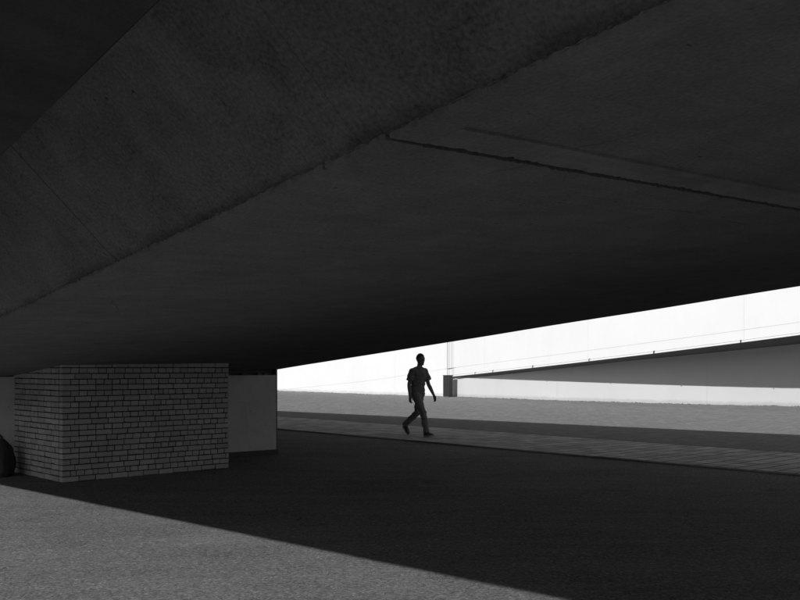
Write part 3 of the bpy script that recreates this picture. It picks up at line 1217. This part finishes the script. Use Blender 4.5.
# hair: short cap over the skull
hr = []
V, F = sph(hc + HU * .024 - HD * .008, HL, .081, HD, .099, HU, .108, 14, 28)
V = [v if (v - hc).dot(HU) > 0.035 - 0.55 * max(0, -(v - hc).dot(HD)) * 1.2 + max(0, (v - hc).dot(HD)) * .25 else hc + HU * .01 + (v - hc) * 0.86 for v in V]
ho = mesh_obj("hair", V, F, M['hair'], man, smooth=True)
for sd in (-1, 1):
    V, F = sph(hc + HD * .083 + HL * (.031 * sd) + HU * .014, HL, .012, HD, .012, HU, .012, 8, 12)
    mesh_obj("eye", V, F, M['sole'], man, smooth=True)

# ------------------------------------------------------------------ dark sack left against the wall
M['sack'] = plain("dark_plastic_sack", 0.06, 0.85, 25, 0.15)
sk = empty("refuse_sack", (-5.47, 12.42, 0))
tag(sk, "dark lumpy sack slumped against the wall left of the brick pier", "sack")
V, F = [], []
seg, prof = 44, [(0, .10), (.004, .17), (.03, .195), (.09, .205), (.16, .20), (.23, .19), (.30, .172), (.36, .15), (.41, .12), (.45, .085), (.48, .055), (.505, .032)]
for i, (z, r) in enumerate(prof):
    f = z / .52
    for k in range(seg):
        an = 2 * math.pi * k / seg
        w = 1 + .20 * nz(math.cos(an) * 1.5, math.sin(an) * 1.5, f * 2.4) + .14 * nz(math.cos(an) * 4, math.sin(an) * 4, f * 4 + 4) + .06 * math.sin(an * 6 + 4 * f) * f
        V.append(Vector((-5.47 + math.cos(an) * r * .86 * w - .05 * f * f, 12.42 + math.sin(an) * r * w * .9 + .12 * f, z + .012 * nz(an * 2, f * 3))))
for i in range(len(prof) - 1):
    for k in range(seg):
        F.append((i * seg + k, i * seg + (k + 1) % seg, (i + 1) * seg + (k + 1) % seg, (i + 1) * seg + k))
F += [tuple(range(seg))[::-1], tuple(range((len(prof) - 1) * seg, len(prof) * seg))]
mesh_obj("bag", V, F, M['sack'], sk, smooth=True)
V, F = tube([(-5.515, 12.535, .49), (-5.517, 12.54, .515), (-5.525, 12.545, .535), (-5.545, 12.55, .552)], .02, 10)
V = [v + Vector((.006 * nz(v.x * 60, v.z * 60), 0, .006 * nz(v.z * 70, v.x * 70, 3))) for v in V]
mesh_obj("twisted_neck", V, F, M['sack'], sk, smooth=True)

# ------------------------------------------------------------------ loose grit on the asphalt and weeds along the foot of the white wall
M['grit'] = piece_mat("grit_stone", 0.16, 0.9, 60)
V, F = [], []
rg = random.Random(5)


def pebble(c, r):
    b = len(V)
    pts = [(1, 0, 0), (0, 1, 0), (-1, 0, 0), (0, -1, 0), (0, 0, .7), (0, 0, -.4)]
    rot = rg.uniform(0, 6.28)
    for x, y, z in pts:
        k = r * rg.uniform(.65, 1.2)
        V.append(Vector((c[0] + (x * math.cos(rot) - y * math.sin(rot)) * k, c[1] + (x * math.sin(rot) + y * math.cos(rot)) * k, c[2] + z * k + r * .3)))
    F.extend([(b, b + 1, b + 4), (b + 1, b + 2, b + 4), (b + 2, b + 3, b + 4), (b + 3, b, b + 4), (b + 1, b, b + 5), (b + 2, b + 1, b + 5), (b + 3, b + 2, b + 5), (b, b + 3, b + 5)])


for i in range(2600):
    y = 5.0 + 12 * rg.random() ** 1.3
    x = rg.uniform(-.55, .55) * y
    pebble((x, y, 0), rg.choice((.003, .003, .004, .005, .007)) * rg.uniform(.7, 1.3))
for i in range(90):             # a few larger stones
    y = 7.0 + 11 * rg.random()
    pebble((rg.uniform(-.4, .5) * y, y, 0), rg.uniform(.008, .018))
for i in range(500):            # swept up along the kerb and the brick pier
    t = rg.uniform(-4, 16)
    q = ep(t, -abs(rg.gauss(0, .12)) - .02, 0)
    pebble((q.x, q.y, 0), rg.uniform(.004, .014))
for i in range(260):
    q = BC + E1 * rg.uniform(-.1, FL) - E2 * (abs(rg.gauss(0, .07)) + .01)
    pebble((q.x, q.y, 0), rg.uniform(.003, .012))
gr = mesh_obj("grit", V, F, M['grit'], recalc=False)
tag(gr, "fine loose grit strewn over the asphalt", "grit", kind="stuff")

V, F = [], []
M['weed'] = plain("dry_weeds", 0.07, 0.9, 30)
clumps = [(rg.uniform(8.0, 60), rg.uniform(.25, 1.0)) for _ in range(110)]
for s0, amp in clumps:
    if s0 < S_OPEN:
        p = rampf(s0); a, b = rampf(s0 - .1), rampf(s0 + .1)
    else:
        ww = min(s0 - S_OPEN, WS[-1] - .3)
        p = wallf(ww + .1); a, b = wallf(ww), wallf(ww + .2)
    d = Vector((b[0] - a[0], b[1] - a[1], 0)).normalized()
    nr = Vector((d.y, -d.x, 0))
    for k in range(int(7 + 10 * amp)):
        q = Vector((p[0], p[1], KH)) + d * rg.gauss(0, .22) + nr * (.03 + abs(rg.gauss(0, .05)))
        h = rg.uniform(.02, .055) * amp
        an = rg.uniform(0, 6.28)
        sd = Vector((math.cos(an), math.sin(an), 0)) * rg.uniform(.008, .02)
        lean = Vector((rg.gauss(0, .4), rg.gauss(0, .4), 1)) * h
        b0 = len(V)
        V += [q - sd, q + sd, q + lean * .6 + sd * .8, q + lean]
        F += [(b0, b0 + 1, b0 + 2), (b0, b0 + 2, b0 + 3)]
for i in range(900):
    s0 = rg.uniform(8, S_OPEN + 14)
    if s0 < S_OPEN:
        p = rampf(s0); a, b = rampf(s0 - .1), rampf(s0 + .1)
    else:
        p = wallf(s0 - S_OPEN + .1); a, b = wallf(s0 - S_OPEN), wallf(s0 - S_OPEN + .2)
    d = Vector((b[0] - a[0], b[1] - a[1], 0)).normalized()
    nr = Vector((d.y, -d.x, 0))
    q = Vector((p[0], p[1], KH)) + nr * (.02 + abs(rg.gauss(0, .12)))
    pebble((q.x, q.y, KH), rg.uniform(.006, .03))
we = mesh_obj("weeds", V, F, M['weed'], recalc=False)
tag(we, "low dry weeds and rubble along the foot of the white wall", "weeds", kind="stuff")
